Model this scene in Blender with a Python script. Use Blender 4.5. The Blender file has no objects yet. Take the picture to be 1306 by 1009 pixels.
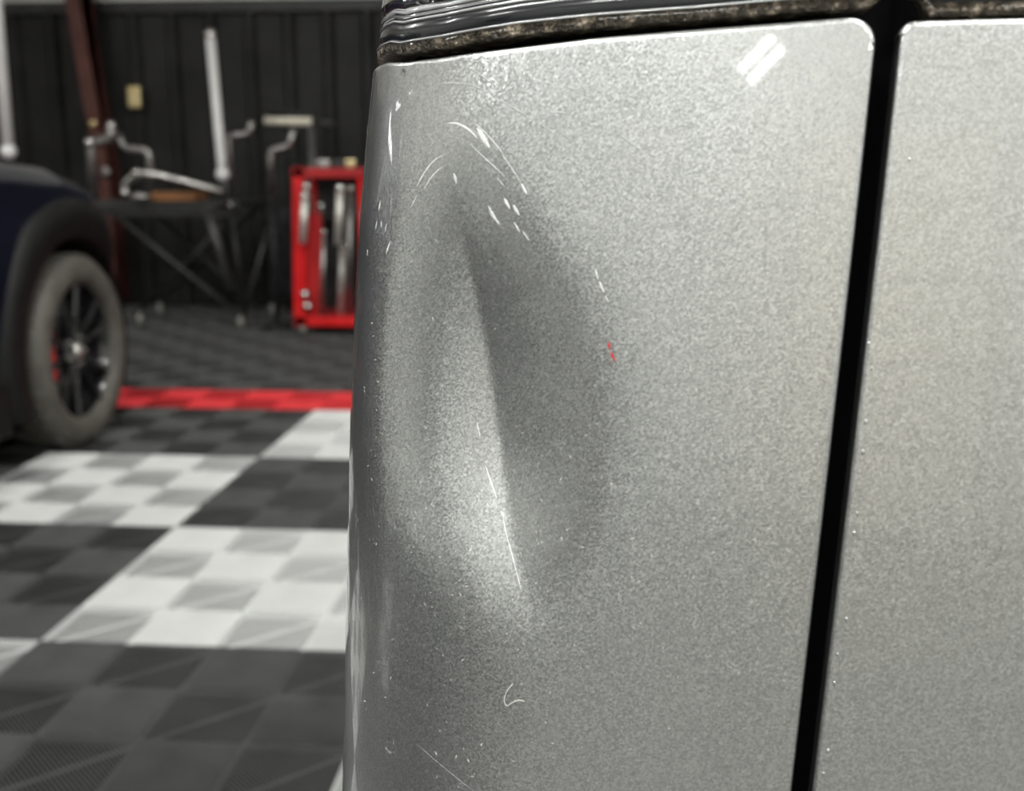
import bpy, bmesh, math, random
import numpy as np
from mathutils import Vector, Matrix
PI = math.pi
R = random.Random(7)
scene = bpy.context.scene
COL = scene.collection

# ------------------------------------------------------------------ camera, world, light, exposure
F, CX, CY = 1400.0, 653.0, 504.5
PITCH, YAW, EYE = 0.2048, 0.0825, 1.04
cam_d = bpy.data.cameras.new('camera')
cam = bpy.data.objects.new('camera', cam_d); COL.objects.link(cam)
cam.location = (0, 0, EYE)
cam.rotation_euler = (PI/2 - PITCH, 0, YAW)
cam_d.sensor_width = 36.0
cam_d.lens = 36.0*F/1306.0
cam_d.clip_start = 0.01
cam_d.dof.use_dof = True
cam_d.dof.focus_distance = 0.365
cam_d.dof.aperture_fstop = 12.0
scene.camera = cam

w = bpy.data.worlds.new('world'); scene.world = w; w.use_nodes = True
w.node_tree.nodes['Background'].inputs[0].default_value = (0.8, 0.85, 0.9, 1)
w.node_tree.nodes['Background'].inputs[1].default_value = 0.1

scene.view_settings.view_transform = 'Standard'
scene.view_settings.look = 'None'
scene.view_settings.exposure = 0.0
scene.view_settings.gamma = 1.0
scene.view_settings.use_curve_mapping = False
scene.cycles.use_denoising = True
scene.cycles.max_bounces = 8
scene.cycles.sample_clamp_indirect = 6.0

ROOM = dict(x0=-6.5, x1=4.5, y0=-4.5, y1=8.5, h=4.0)
LAMP_W = {-2.6: 72.0, 0.2: 40.0, 3.0: 50.0}      # watts by row
# ceiling fixtures: (x, y, turn in degrees)
FIXTURES = [(x, y, 0) for x in (-4.2, -1.6, 1.0, 3.4) for y in (-2.6, 0.2, 3.0)]

# ------------------------------------------------------------------ helpers
def tag(o, label=None, cat=None, group=None, kind=None):
    if label: o['label'] = label
    if cat: o['category'] = cat
    if group: o['group'] = group
    if kind: o['kind'] = kind
    return o

def empty(name, loc=(0, 0, 0), rz=0, **k):
    o = bpy.data.objects.new(name, None); COL.objects.link(o)
    o.location = loc; o.rotation_euler = (0, 0, rz)
    o.empty_display_size = 0.1
    return tag(o, **k)

def link(name, me, mat=None, parent=None, loc=None, **k):
    o = bpy.data.objects.new(name, me); COL.objects.link(o)
    if mat is not None and not me.materials: me.materials.append(mat)
    if parent is not None: o.parent = parent
    if loc is not None: o.location = loc
    return tag(o, **k)

def smooth(me, on=True):
    me.polygons.foreach_set('use_smooth', [on]*len(me.polygons)); me.update()

def grid_mesh(name, P, uv=None, flip=False, close_u=False):
    """P [n,m,3] -> quad grid mesh"""
    n, m = P.shape[:2]
    idx = np.arange(n*m).reshape(n, m)
    nn = n if close_u else n-1
    a = idx[:n if close_u else -1, :-1] if close_u else idx[:-1, :-1]
    b = np.roll(idx, -1, 0)[:nn, :-1]
    c = np.roll(idx, -1, 0)[:nn, 1:]
    d = idx[:nn, 1:]
    a = idx[:nn, :-1]
    f = np.stack([a, b, c, d], -1).reshape(-1, 4)
    if flip: f = f[:, ::-1]
    me = bpy.data.meshes.new(name)
    me.from_pydata(P.reshape(-1, 3).tolist(), [], f.tolist())
    if uv is not None:
        l = me.uv_layers.new(name='UVMap')
        vi = np.empty(len(me.loops), dtype=np.int32); me.loops.foreach_get('vertex_index', vi)
        l.data.foreach_set('uv', uv.reshape(-1, 2)[vi].ravel())
    smooth(me)
    return me

def bm_mesh(name, bm, sm=False):
    me = bpy.data.meshes.new(name); bmesh.ops.recalc_face_normals(bm, faces=bm.faces[:])
    bm.to_mesh(me); bm.free()
    if sm: smooth(me)
    return me

def bx(bm, x0, x1, y0, y1, z0, z1, bev=0.0):
    g = bmesh.ops.create_cube(bm, size=1.0)
    vs = g['verts']
    for v in vs:
        v.co = Vector(((x0+x1)/2 + v.co.x*(x1-x0), (y0+y1)/2 + v.co.y*(y1-y0), (z0+z1)/2 + v.co.z*(z1-z0)))
    if bev > 0:
        es = list({e for v in vs for e in v.link_edges})
        bmesh.ops.bevel(bm, geom=es, offset=bev, segments=2, affect='EDGES', profile=0.7)

def box(name, x0, x1, y0, y1, z0, z1, mat, parent=None, bev=0.0, **k):
    bm = bmesh.new(); bx(bm, x0, x1, y0, y1, z0, z1, bev)
    return link(name, bm_mesh(name, bm), mat, parent, **k)

def tube_mesh(name, pts, r, seg=12, cap=True):
    """round tube along points; r a number or a list"""
    pts = [Vector(p) for p in pts]; n = len(pts)
    rr = [r]*n if not hasattr(r, '__len__') else list(r)
    bm = bmesh.new(); rings = []
    up = None
    for i, p in enumerate(pts):
        t = (pts[min(i+1, n-1)] - pts[max(i-1, 0)]).normalized()
        if up is None:
            up = Vector((0, 0, 1)) if abs(t.z) < 0.9 else Vector((1, 0, 0))
        a = t.cross(up).normalized(); b = a.cross(t).normalized(); up = b
        rings.append([bm.verts.new(p + (a*math.cos(q) + b*math.sin(q))*rr[i]) for q in [2*PI*k/seg for k in range(seg)]])
    for i in range(n-1):
        for k in range(seg):
            bm.faces.new((rings[i][k], rings[i][(k+1) % seg], rings[i+1][(k+1) % seg], rings[i+1][k]))
    if cap:
        bm.faces.new(rings[0][::-1]); bm.faces.new(rings[-1])
    return bm_mesh(name, bm, True)

def arc_pts(pts, rad, steps=5):
    """polyline with its corners rounded"""
    P = [Vector(p) for p in pts]; out = [P[0]]
    for i in range(1, len(P)-1):
        a, b, c = P[i-1], P[i], P[i+1]
        u, v = (a-b), (c-b)
        k = min(rad, u.length*0.48, v.length*0.48)
        s, e = b+u.normalized()*k, b+v.normalized()*k
        for j in range(steps+1):
            t = j/steps
            out.append(s*(1-t)**2 + b*2*t*(1-t) + e*t*t)
    out.append(P[-1]); return out

def tube(name, pts, r, mat, parent=None, rad=0.0, seg=12, **k):
    if rad: pts = arc_pts(pts, rad)
    return link(name, tube_mesh(name, pts, r, seg), mat, parent, **k)

def lathe_mesh(name, prof, seg=32, axis='Z'):
    """prof list of (radius, height)"""
    P = np.zeros((seg, len(prof), 3))
    for i in range(seg):
        a = 2*PI*i/seg
        for j, (r_, h_) in enumerate(prof):
            P[i, j] = {'Z': (r_*math.cos(a), r_*math.sin(a), h_), 'X': (h_, r_*math.cos(a), r_*math.sin(a))}[axis]
    return grid_mesh(name, P, close_u=True)

# ------------------------------------------------------------------ materials
def mat(name, col=(0.5, 0.5, 0.5), rough=0.5, metal=0.0, coat=0.0, coat_rough=0.03, emit=None, es=0, spec=0.5, trans=0.0, ior=1.45):
    m = bpy.data.materials.new(name); m.use_nodes = True
    b = m.node_tree.nodes['Principled BSDF']
    b.inputs['Base Color'].default_value = (*col, 1)
    b.inputs['Roughness'].default_value = rough
    b.inputs['Metallic'].default_value = metal
    b.inputs['Coat Weight'].default_value = coat
    b.inputs['Coat Roughness'].default_value = coat_rough
    b.inputs['Specular IOR Level'].default_value = spec
    b.inputs['Transmission Weight'].default_value = trans
    b.inputs['IOR'].default_value = ior
    if emit: b.inputs['Emission Color'].default_value = (*emit, 1); b.inputs['Emission Strength'].default_value = es
    return m
def nd(m, t, **k):
    n = m.node_tree.nodes.new(t)
    for a, v in k.items(): setattr(n, a, v)
    return n
def ln(m, a, b): m.node_tree.links.new(a, b)
def bsdf(m): return m.node_tree.nodes['Principled BSDF']

def noisy(m, c1, c2, scale=5.0, detail=4, bump=0.0, bscale=None, lo=0.35, hi=0.65, coord='Object', stretch=(1, 1, 1)):
    """two-tone noise colour and, if asked, a fine bump"""
    tc = nd(m, 'ShaderNodeTexCoord'); mp = nd(m, 'ShaderNodeMapping'); mp.inputs['Scale'].default_value = stretch
    ln(m, tc.outputs[coord], mp.inputs[0])
    n = nd(m, 'ShaderNodeTexNoise'); n.inputs['Scale'].default_value = scale; n.inputs['Detail'].default_value = detail
    ln(m, mp.outputs[0], n.inputs['Vector'])
    cr = nd(m, 'ShaderNodeValToRGB'); e = cr.color_ramp.elements
    e[0].position = lo; e[0].color = (*c1, 1); e[1].position = hi; e[1].color = (*c2, 1)
    ln(m, n.outputs[0], cr.inputs[0]); ln(m, cr.outputs[0], bsdf(m).inputs['Base Color'])
    if bump:
        n2 = nd(m, 'ShaderNodeTexNoise'); n2.inputs['Scale'].default_value = bscale or scale*4
        ln(m, mp.outputs[0], n2.inputs['Vector'])
        bp = nd(m, 'ShaderNodeBump'); bp.inputs['Strength'].default_value = bump; bp.inputs['Distance'].default_value = 0.01
        ln(m, n2.outputs[0], bp.inputs['Height']); ln(m, bp.outputs[0], bsdf(m).inputs['Normal'])
    return m

M = {}
M['black_wall'] = noisy(mat('black_wall_paint', rough=0.5, spec=0.3), (0.012, 0.012, 0.011), (0.024, 0.024, 0.022), 3.0)
M['grey_wall'] = noisy(mat('grey_wall_paint', rough=0.5), (0.52, 0.52, 0.50), (0.62, 0.62, 0.60), 3.0)
M['upper_wall'] = noisy(mat('white_wall_lining', rough=0.8), (0.66, 0.66, 0.62), (0.74, 0.74, 0.70), 2.0)
M['ceiling'] = noisy(mat('white_ceiling_lining', rough=0.85), (0.62, 0.62, 0.60), (0.70, 0.70, 0.68), 2.0)
M['rear_wall'] = noisy(mat('pale_wall_paint', rough=0.7), (0.62, 0.62, 0.60), (0.70, 0.70, 0.68), 1.5)
M['beige_door'] = noisy(mat('beige_door_paint', rough=0.5), (0.84, 0.78, 0.66), (0.88, 0.82, 0.70), 1.2)
M['trim'] = noisy(mat('light_trim_metal', rough=0.4, metal=0.3), (0.50, 0.50, 0.48), (0.62, 0.62, 0.60), 4)
M['red_steel'] = noisy(mat('red_oxide_steel', rough=0.55), (0.075, 0.022, 0.016), (0.12, 0.042, 0.032), 6.0, bump=0.2)
M['slab'] = noisy(mat('floor_slab', rough=0.9, spec=.1), (0.004, 0.004, 0.004), (0.008, 0.008, 0.008), 4)
M['concrete'] = noisy(mat('grey_concrete', rough=0.5), (0.12, 0.12, 0.116), (0.17, 0.17, 0.162), 1.5, bump=0.1)
M['tile_white'] = noisy(mat('white_tile_plastic', rough=0.45, spec=.35), (0.80, 0.81, 0.79), (0.86, 0.87, 0.85), 9)
M['tile_dark'] = noisy(mat('graphite_tile_plastic', rough=0.5, spec=.3), (0.092, 0.093, 0.09), (0.122, 0.123, 0.119), 9)
M['tile_red'] = noisy(mat('red_tile_plastic', rough=0.36), (0.88, 0.055, 0.065), (0.95, 0.08, 0.09), 9)
M['chrome'] = noisy(mat('polished_steel', rough=0.16, metal=1.0), (0.60, 0.59, 0.57), (0.72, 0.71, 0.69), 12)
M['dull_steel'] = noisy(mat('brushed_steel', rough=0.35, metal=0.9), (0.30, 0.29, 0.28), (0.42, 0.41, 0.39), 12)
M['white_metal'] = noisy(mat('white_powder_coat', rough=0.35), (0.72, 0.72, 0.71), (0.80, 0.80, 0.79), 8)
M['black_metal'] = noisy(mat('black_powder_coat', rough=0.4), (0.012, 0.012, 0.012), (0.03, 0.03, 0.03), 10)
M['grey_metal'] = noisy(mat('dark_grey_frame', rough=0.4, metal=0.4), (0.04, 0.04, 0.04), (0.08, 0.08, 0.08), 10)
M['bench_top'] = noisy(mat('bench_top_laminate', rough=0.4), (0.030, 0.033, 0.033), (0.05, 0.053, 0.053), 6)
M['cart_red'] = noisy(mat('cart_red_paint', rough=0.3, coat=0.5), (0.62, 0.012, 0.016), (0.74, 0.02, 0.02), 6)
M['cart_red_dark'] = noisy(mat('cart_red_shelf_paint', rough=0.4), (0.34, 0.008, 0.01), (0.45, 0.015, 0.016), 6)
M['wood'] = noisy(mat('orange_wood', rough=0.5), (0.22, 0.085, 0.03), (0.40, 0.19, 0.07), 4, stretch=(1, 8, 8))
M['bright_steel'] = noisy(mat('bright_satin_steel', rough=0.4, metal=0.5), (0.60, 0.59, 0.54), (0.78, 0.77, 0.71), 12)
M['brass'] = noisy(mat('brass_bits', rough=0.3, metal=1.0), (0.62, 0.50, 0.25), (0.72, 0.6, 0.34), 10)
M['caster'] = noisy(mat('grey_caster_rubber', rough=0.5), (0.20, 0.20, 0.18), (0.30, 0.30, 0.27), 14)
M['warm_white'] = noisy(mat('warm_white_plastic', rough=0.4), (0.82, 0.78, 0.62), (0.9, 0.86, 0.72), 10)
M['black_rubber'] = noisy(mat('black_rubber', rough=0.6), (0.006, 0.006, 0.006), (0.012, 0.012, 0.012), 40)
M['tyre'] = noisy(mat('tyre_rubber', rough=0.55), (0.075, 0.072, 0.062), (0.11, 0.105, 0.09), 18, bump=0.15)
M['rim_black'] = noisy(mat('gloss_black_alloy', rough=0.2, coat=1.0, metal=0.2), (0.010, 0.010, 0.011), (0.02, 0.02, 0.022), 10)
M['cap'] = noisy(mat('silver_cap', rough=0.3, metal=0.8), (0.6, 0.6, 0.55), (0.7, 0.7, 0.64), 30)
M['navy'] = noisy(mat('navy_car_paint', rough=0.35, metal=0.3, coat=1.0), (0.002, 0.003, 0.012), (0.004, 0.005, 0.018), 5)
M['cladding'] = noisy(mat('black_plastic_cladding', rough=0.55, spec=.3), (0.004, 0.004, 0.004), (0.008, 0.008, 0.008), 20)
M['glass_dark'] = mat('tinted_glass', (0.01, 0.012, 0.014), 0.05, coat=1.0)
M['red_lamp'] = mat('red_lamp_plastic', (0.5, 0.01, 0.015), 0.15, coat=1.0)
M['seal_black'] = noisy(mat('gloss_black_seal', rough=0.22, coat=0.6), (0.006, 0.007, 0.009), (0.012, 0.013, 0.016), 60)
M['void'] = mat('inner_black', (0.004, 0.004, 0.005), 0.8, spec=0.1)
M['scratch_white'] = noisy(mat('bare_primer_scratch', rough=0.45), (0.80, 0.81, 0.80), (0.95, 0.95, 0.95), 900)
M['scratch_faint'] = noisy(mat('faint_scratch', rough=0.5), (0.36, 0.37, 0.37), (0.55, 0.55, 0.55), 1200)
M['scratch_red'] = mat('red_paint_transfer', (0.75, 0.04, 0.05), 0.5)
M['dust'] = noisy(mat('dust_speck', rough=0.8), (0.50, 0.50, 0.47), (0.8, 0.79, 0.74), 700)
M['hair'] = mat('pale_lint', (0.75, 0.74, 0.68), 0.5)
M['water'] = mat('water', (1, 1, 1), 0.0, trans=1.0, ior=1.33)
M['lens'] = mat('clear_lens', (0.95, 0.96, 0.97), 0.02, trans=1.0, ior=1.2)
M['reflector'] = mat('lamp_reflector', (0.75, 0.75, 0.77), 0.12, metal=1.0)
M['lamp_dark'] = mat('lamp_housing', (0.03, 0.03, 0.033), 0.25, coat=0.5)
M['ridge'] = mat('lens_glint_ridge', (0.92, 0.93, 0.95), 0.12, metal=0.45, coat=1.0)  # pale finish that carries the bright reflection lines of the lens
m = M['grime'] = mat('grimy_lens_rim', rough=0.35, metal=0.35, coat=0.4)
noisy(m, (0.045, 0.035, 0.022), (0.42, 0.35, 0.26), 240, 5, bump=0.9, bscale=420, lo=0.50, hi=0.74)
M['lamp'] = mat('lamp_diffuser', (0.9, 0.9, 0.9), 0.5, emit=(0.97, 1.0, 0.98), es=16.0)

def silver_paint():
    m = mat('silver_metallic_paint', (0.46, 0.47, 0.47), 0.31, metal=0.92, coat=1.0, coat_rough=0.015)
    b = bsdf(m)
    tc = nd(m, 'ShaderNodeTexCoord')
    # metallic flake: every cell tilts a little its own way
    vo = nd(m, 'ShaderNodeTexVoronoi'); vo.inputs['Scale'].default_value = 1900
    ln(m, tc.outputs['Object'], vo.inputs['Vector'])
    sub = nd(m, 'ShaderNodeVectorMath', operation='SUBTRACT'); sub.inputs[1].default_value = (0.5, 0.5, 0.5)
    ln(m, vo.outputs['Color'], sub.inputs[0])
    sc = nd(m, 'ShaderNodeVectorMath', operation='SCALE'); sc.inputs['Scale'].default_value = 0.13
    ln(m, sub.outputs[0], sc.inputs[0])
    geo = nd(m, 'ShaderNodeNewGeometry')
    add = nd(m, 'ShaderNodeVectorMath', operation='ADD'); ln(m, geo.outputs['Normal'], add.inputs[0]); ln(m, sc.outputs[0], add.inputs[1])
    nr = nd(m, 'ShaderNodeVectorMath', operation='NORMALIZE'); ln(m, add.outputs[0], nr.inputs[0])
    ln(m, nr.outputs[0], b.inputs['Normal'])
    # flake brightness
    cr = nd(m, 'ShaderNodeValToRGB'); e = cr.color_ramp.elements
    e[0].position = 0.1; e[0].color = (0.43, 0.44, 0.435, 1); e[1].position = 0.95; e[1].color = (0.60, 0.61, 0.60, 1)
    sx = nd(m, 'ShaderNodeSeparateColor'); ln(m, vo.outputs['Color'], sx.inputs[0]); ln(m, sx.outputs[0], cr.inputs[0])
    # hazy scuffed wear, stretched along the wipe direction
    mp = nd(m, 'ShaderNodeMapping'); mp.inputs['Scale'].default_value = (26, 90, 1); mp.inputs['Rotation'].default_value = (0, 0, -0.6)
    ln(m, tc.outputs['UV'], mp.inputs[0])
    n1 = nd(m, 'ShaderNodeTexNoise'); n1.inputs['Scale'].default_value = 1.0; n1.inputs['Detail'].default_value = 6
    ln(m, mp.outputs[0], n1.inputs['Vector'])
    mr = nd(m, 'ShaderNodeMapRange'); mr.inputs[1].default_value = 0.55; mr.inputs[2].default_value = 0.8; mr.inputs[4].default_value = 0.16
    ln(m, n1.outputs[0], mr.inputs[0])
    mx = nd(m, 'ShaderNodeMix', data_type='RGBA'); ln(m, mr.outputs[0], mx.inputs[0]); ln(m, cr.outputs[0], mx.inputs[6])
    mx.inputs[7].default_value = (0.68, 0.68, 0.66, 1)
    ln(m, mx.outputs[2], b.inputs['Base Color'])
    return m
M['silver'] = silver_paint()

# ------------------------------------------------------------------ room
S = lambda name, *a, **k: box(name, *a, kind='structure', **k)
x0, x1, y0, y1, h = (ROOM[k] for k in ('x0', 'x1', 'y0', 'y1', 'h'))
TILE_H = 0.019
floor = S('floor', x0-.1, x1+.1, y0-.1, y1+.1, -0.15, -TILE_H, M['slab'])
S('ceiling', x0-.1, x1+.1, y0-.1, y1+.1, h, h+.1, M['ceiling'])

def corrugated(name, p, axis, length, z0, z1, pitch=0.30, parent=None, material=None, sign=1):
    """wide-rib metal cladding: p its start, the ribs stand out by sign"""
    prof = []
    n = int(length/pitch)
    for i in range(n):
        a = i*pitch
        prof += [(a, 0.0), (a+pitch*.36, 0.0), (a+pitch*.46, 0.045), (a+pitch*.62, 0.045), (a+pitch*.72, 0.0)]
    prof.append((length, 0.0))
    P = np.zeros((len(prof), 2, 3))
    for i, (a, o) in enumerate(prof):
        for j, z in enumerate((z0, z1)):
            P[i, j] = (p[0]+a, p[1]+o*sign, z) if axis == 'x' else (p[0]+o*sign, p[1]+a, z)
    me = grid_mesh(name, P); smooth(me, False)
    return link(name, me, material, parent)

WT = 2.265   # top of the black cladding
def wall(side, a, cladding='upper_wall'):
    o = S('wall_'+side, *a, M[cladding])
    return o
wf = wall('front', (x0, x1, y1, y1+.12, -.15, h))
wl = wall('left', (x0-.12, x0, y0, y1, -.15, h))
wr = wall('right', (x1, x1+.12, y0, y1, -.15, h), 'rear_wall')
wb = wall('back', (x0, x1, y0-.12, y0, -.15, h), 'rear_wall')
for i in range(4):
    L_ = (x1-x0)/4
    corrugated('cladding_panel', (x0+i*L_, y1-.005), 'x', L_, -TILE_H, WT, parent=wf, material=M['black_wall'], sign=-1)
for i in range(4):
    L_ = (y1-y0)/4
    corrugated('cladding_panel', (x0+.005, y0+i*L_), 'y', L_, 0, WT, parent=wl, material=M['grey_wall'] if i < 3 else M['black_wall'], sign=1)
S('trim_1', x0, x1, y1-.10, y1, WT, WT+.14, M['trim'])
S('trim_3', x0, x1, y1-.075, y1, WT-.08, WT-.002, M['black_metal'])

# sectional beige door in the wall behind the camera
def panel_door(name, cx, wd, ht, n, mt):
    o = S(name, cx-wd/2, cx+wd/2, y0, y0+.02, 0, ht, M['black_rubber'])
    for i in range(n):
        box('door_panel', cx-wd/2, cx+wd/2, y0+.02, y0+.06, i*ht/n+.012, (i+1)*ht/n-.012, mt, o, bev=.008)
    for s in (-1, 1):
        box('door_track', cx+s*(wd/2+.05)-.04, cx+s*(wd/2+.05)+.04, y0, y0+.08, 0, ht+.1, M['trim'], o)
    return o
panel_door('door_1', -.22, 1.1, 2.35, 5, M['beige_door'])
cladb = corrugated('cladding_panel', (x0, y0+.005), 'x', 1.8, 0, WT, parent=wb, material=M['black_wall'], sign=1)
# twin LED work light fixed slanting on the back wall
wl_ = empty('wall_light', (-1.2, y0+.07, 2.93), label='twin-bar work light fixed slanting on the pale wall behind the camera', cat='light')
wl_.rotation_euler = (0, -.70, 0)
box('housing', -.24, .24, -.06, -.02, -.16, .16, M['white_metal'], wl_)
for k in (-1, 1): box('light_bar', -.19, .19, -.02, .01, k*.07-.035, k*.07+.035, M['lamp'], wl_)


# ceiling light fixtures
fx_bm = bmesh.new(); bx(fx_bm, -.62, .62, -.075, .075, -.06, 0, .01); fx_me = bm_mesh('fixture_body', fx_bm)
df_bm = bmesh.new()
for s in (-.036, .036): bx(df_bm, -.60, .60, s-.02, s+.02, -.082, -.062, .006)
df_me = bm_mesh('diffuser', df_bm)
for i, (fx, fy, fr) in enumerate(FIXTURES):
    e_ = empty('ceiling_light', (fx, fy, h), math.radians(fr), label='twin-tube ceiling light, %s, %s' % ({-2.6: 'row nearest the pale back wall', .2: 'row right above the photographer', 3.0: 'row nearest the black front wall'}[fy], {-4.2: 'far left', -1.6: 'left of centre', 1.0: 'right of centre', 3.4: 'far right'}[fx]), cat='light', group='twin-tube ceiling lights')
    link('housing', fx_me, M['white_metal'], e_)
    link('tube', df_me, M['lamp'], e_)
    ld = bpy.data.lights.new('ceiling_lamp', 'AREA'); ld.shape = 'RECTANGLE'; ld.size = 1.2; ld.size_y = 0.14; ld.energy = LAMP_W[fy]
    ld.color = (1.0, 0.995, 0.972)
    lo = bpy.data.objects.new('ceiling_lamp', ld); COL.objects.link(lo); lo.parent = e_; lo.location = (0, 0, -.10)

# ------------------------------------------------------------------ floor tiles: 40 cm open-rib tiles of four quadrants
T = 0.2
TX, TY = -1.0483, 2.2099       # a corner of the tile grid (square (0,0) starts here)
def tile_mesh(name, mt):
    """ribs run one diagonal way in two quadrants and the other way in the two between"""
    bm = bmesh.new()
    step = T/18.0
    rw = step*0.09             # half width measured along x+-y
    top, bot = 0.0, -0.0030
    def prism(poly, zt, zb):
        if len(poly) < 3: return
        a = [bm.verts.new((x, y, zt)) for x, y in poly]; b = [bm.verts.new((x, y, zb)) for x, y in poly]
        bm.faces.new(a)
        for i in range(len(a)):
            j = (i+1) % len(a)
            bm.faces.new((a[i], b[i], b[j], a[j]))
    def clip(poly, f):
        out = []
        for i in range(len(poly)):
            p, q = poly[i], poly[(i+1) % len(poly)]; fp, fq = f(p), f(q)
            if fp >= 0: out.append(p)
            if (fp >= 0) != (fq >= 0):
                t = fp/(fp-fq); out.append((p[0]+(q[0]-p[0])*t, p[1]+(q[1]-p[1])*t))
        return out
    e = 0.0012
    for qi in (0, 1):
        for qj in (0, 1):
            ax, ay = qi*T, qj*T
            sq = [(ax+e, ay+e), (ax+T-e, ay+e), (ax+T-e, ay+T-e), (ax+e, ay+T-e)]
            # square (i,j) with i odd at qi=0: i+j even -> qi != qj ; ribs along (1,1)
            even = qi != qj
            g = (lambda p: (p[0]-ax)-(p[1]-ay)) if even else (lambda p: (p[0]-ax)+(p[1]-ay))
            c0 = -T if even else 0.0
            for k in range(36):
                c = c0 + (k+.5)*step
                poly = clip(clip(sq, lambda p: g(p)-(c-rw)), lambda p: (c+rw)-g(p))
                prism(poly, top, bot)
            # the moulded support that crosses under the ribs
            g2 = (lambda p: (p[0]-ax)+(p[1]-ay)-T) if even else (lambda p: (p[0]-ax)-(p[1]-ay))
            if not even: prism(clip(clip(sq, lambda p: g2(p)+.005), lambda p: .005-g2(p)), -0.0140, -.016)
            # edge frame
            for (u0, u1, v0, v1) in ((ax, ax+T, ay, ay+e*1.2), (ax, ax+T, ay+T-e*1.2, ay+T), (ax, ax+e*1.2, ay, ay+T), (ax+T-e*1.2, ax+T, ay, ay+T)):
                prism([(u0, v0), (u1, v0), (u1, v1), (u0, v1)], -.004, -TILE_H)
    me = bpy.data.meshes.new(name); bm.to_mesh(me); bm.free(); me.materials.append(mt)
    return me
tmesh = {k: tile_mesh('floor_tile_'+k, M['tile_'+k]) for k in ('white', 'dark', 'red')}
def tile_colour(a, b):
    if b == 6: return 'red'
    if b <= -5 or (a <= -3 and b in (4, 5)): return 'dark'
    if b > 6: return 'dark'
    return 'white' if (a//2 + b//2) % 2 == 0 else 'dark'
cells = []
for a in range(-14, 15):
    for b in range(-9, 16):
        X = TX + (2*a-1)*T; Y = TY + 2*b*T
        if b < -6 and a > -1: continue
        if X < x0-.01 or X+2*T > x1+.01 or Y+2*T > y1: continue
        cells.append((math.hypot(X+T, Y+T), a, b, X, Y))
cyw, syw = math.cos(YAW), math.sin(YAW)
def in_view(X, Y):
    r = X*cyw+Y*syw; d = -X*syw+Y*cyw
    return d > 0.9 and -0.56 < r/d < 0.0
cells.sort(key=lambda c: (not in_view(c[3]+T, c[4]+T), c[0]))
fill = []
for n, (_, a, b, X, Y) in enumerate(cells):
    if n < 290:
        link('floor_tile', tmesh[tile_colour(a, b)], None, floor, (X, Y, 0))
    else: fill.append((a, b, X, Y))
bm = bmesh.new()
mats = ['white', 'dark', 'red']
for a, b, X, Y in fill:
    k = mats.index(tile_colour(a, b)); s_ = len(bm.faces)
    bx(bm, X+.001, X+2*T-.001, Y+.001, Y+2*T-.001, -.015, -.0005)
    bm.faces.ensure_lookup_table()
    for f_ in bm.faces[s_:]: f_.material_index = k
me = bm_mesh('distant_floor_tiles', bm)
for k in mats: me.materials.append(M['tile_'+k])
if len(fill): link('floor_tiling', me, None, floor, kind='stuff')
Yb, Yc, Xc = TY - 18*T, TY - 12*T, TX - T
S('trim_4', x0, x1, y0, Yb-.002, -TILE_H, -.004, M['concrete'])
S('trim_5', Xc+.002, x1, Yb-.002, Yc-.002, -TILE_H, -.004, M['concrete'])

# ------------------------------------------------------------------ the silver car: one smooth body surface, horizontally (r,d) from the camera
GAP0 = (0.0905, 0.2865)
def zs_out(z):
    zz = np.array([-.80, -.40, -.30, -.2456, -.208, -.175, -.0817, -.0239, .0386, .10, .30])
    oo = np.array([.030, .026, .0225, .0200, .0182, .0165, .0118, .0074, 0, -.013, -.06])
    return zz, oo
from numpy.polynomial import polynomial as _p
_zz, _oo = zs_out(0)
def pchip(x, y):
    h_ = np.diff(x); dlt = np.diff(y)/h_; m_ = np.zeros(len(x))
    for i in range(1, len(x)-1):
        if dlt[i-1]*dlt[i] > 0:
            w1, w2 = 2*h_[i]+h_[i-1], h_[i]+2*h_[i-1]
            m_[i] = (w1+w2)/(w1/dlt[i-1]+w2/dlt[i])
    m_[0], m_[-1] = dlt[0], dlt[-1]
    def f(t):
        t = np.asarray(t, float); i = np.clip(np.searchsorted(x, t)-1, 0, len(x)-2)
        tt = np.clip((t-x[i])/h_[i], 0, 1)
        return (y[i]*(1+2*tt)*(1-tt)**2 + m_[i]*h_[i]*tt*(1-tt)**2 + y[i+1]*tt*tt*(3-2*tt) + m_[i+1]*h_[i]*tt*tt*(tt-1))
    return f
OUT = pchip(_zz, _oo)
def sst(x): x = np.clip(x, 0, 1); return x*x*x*(x*(6*x-15)+10)

SS = np.linspace(-1.2, 1.6, 5601)
def plan(sc, wd=.13):
    al = np.radians(np.where(SS < 0, 13+SS*8, 13+ np.minimum(SS, .12)/.12*12)) + np.radians(61)*sst((SS-(sc-wd/2))/wd)
    ds = SS[1]-SS[0]
    cr = -np.cos(al); cd = np.sin(al)
    X = np.concatenate([[0], np.cumsum((cr[1:]+cr[:-1])/2*ds)]); D = np.concatenate([[0], np.cumsum((cd[1:]+cd[:-1])/2*ds)])
    i0 = np.searchsorted(SS, 0)
    return X-X[i0]+GAP0[0], D-D[i0]+GAP0[1], al
lo_, hi_ = .05, .3
for _ in range(40):
    sc_ = (lo_+hi_)/2; X_, D_, al_ = plan(sc_)
    o_ = float(OUT(-.08)); rr_ = (X_-np.sin(al_)*o_)/(D_-np.cos(al_)*o_)
    k_ = (SS > 0) & (SS < .5)
    if rr_[k_].min() < -.1502: hi_ = sc_
    else: lo_ = sc_
PX, PD, PA = plan(sc_)
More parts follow.
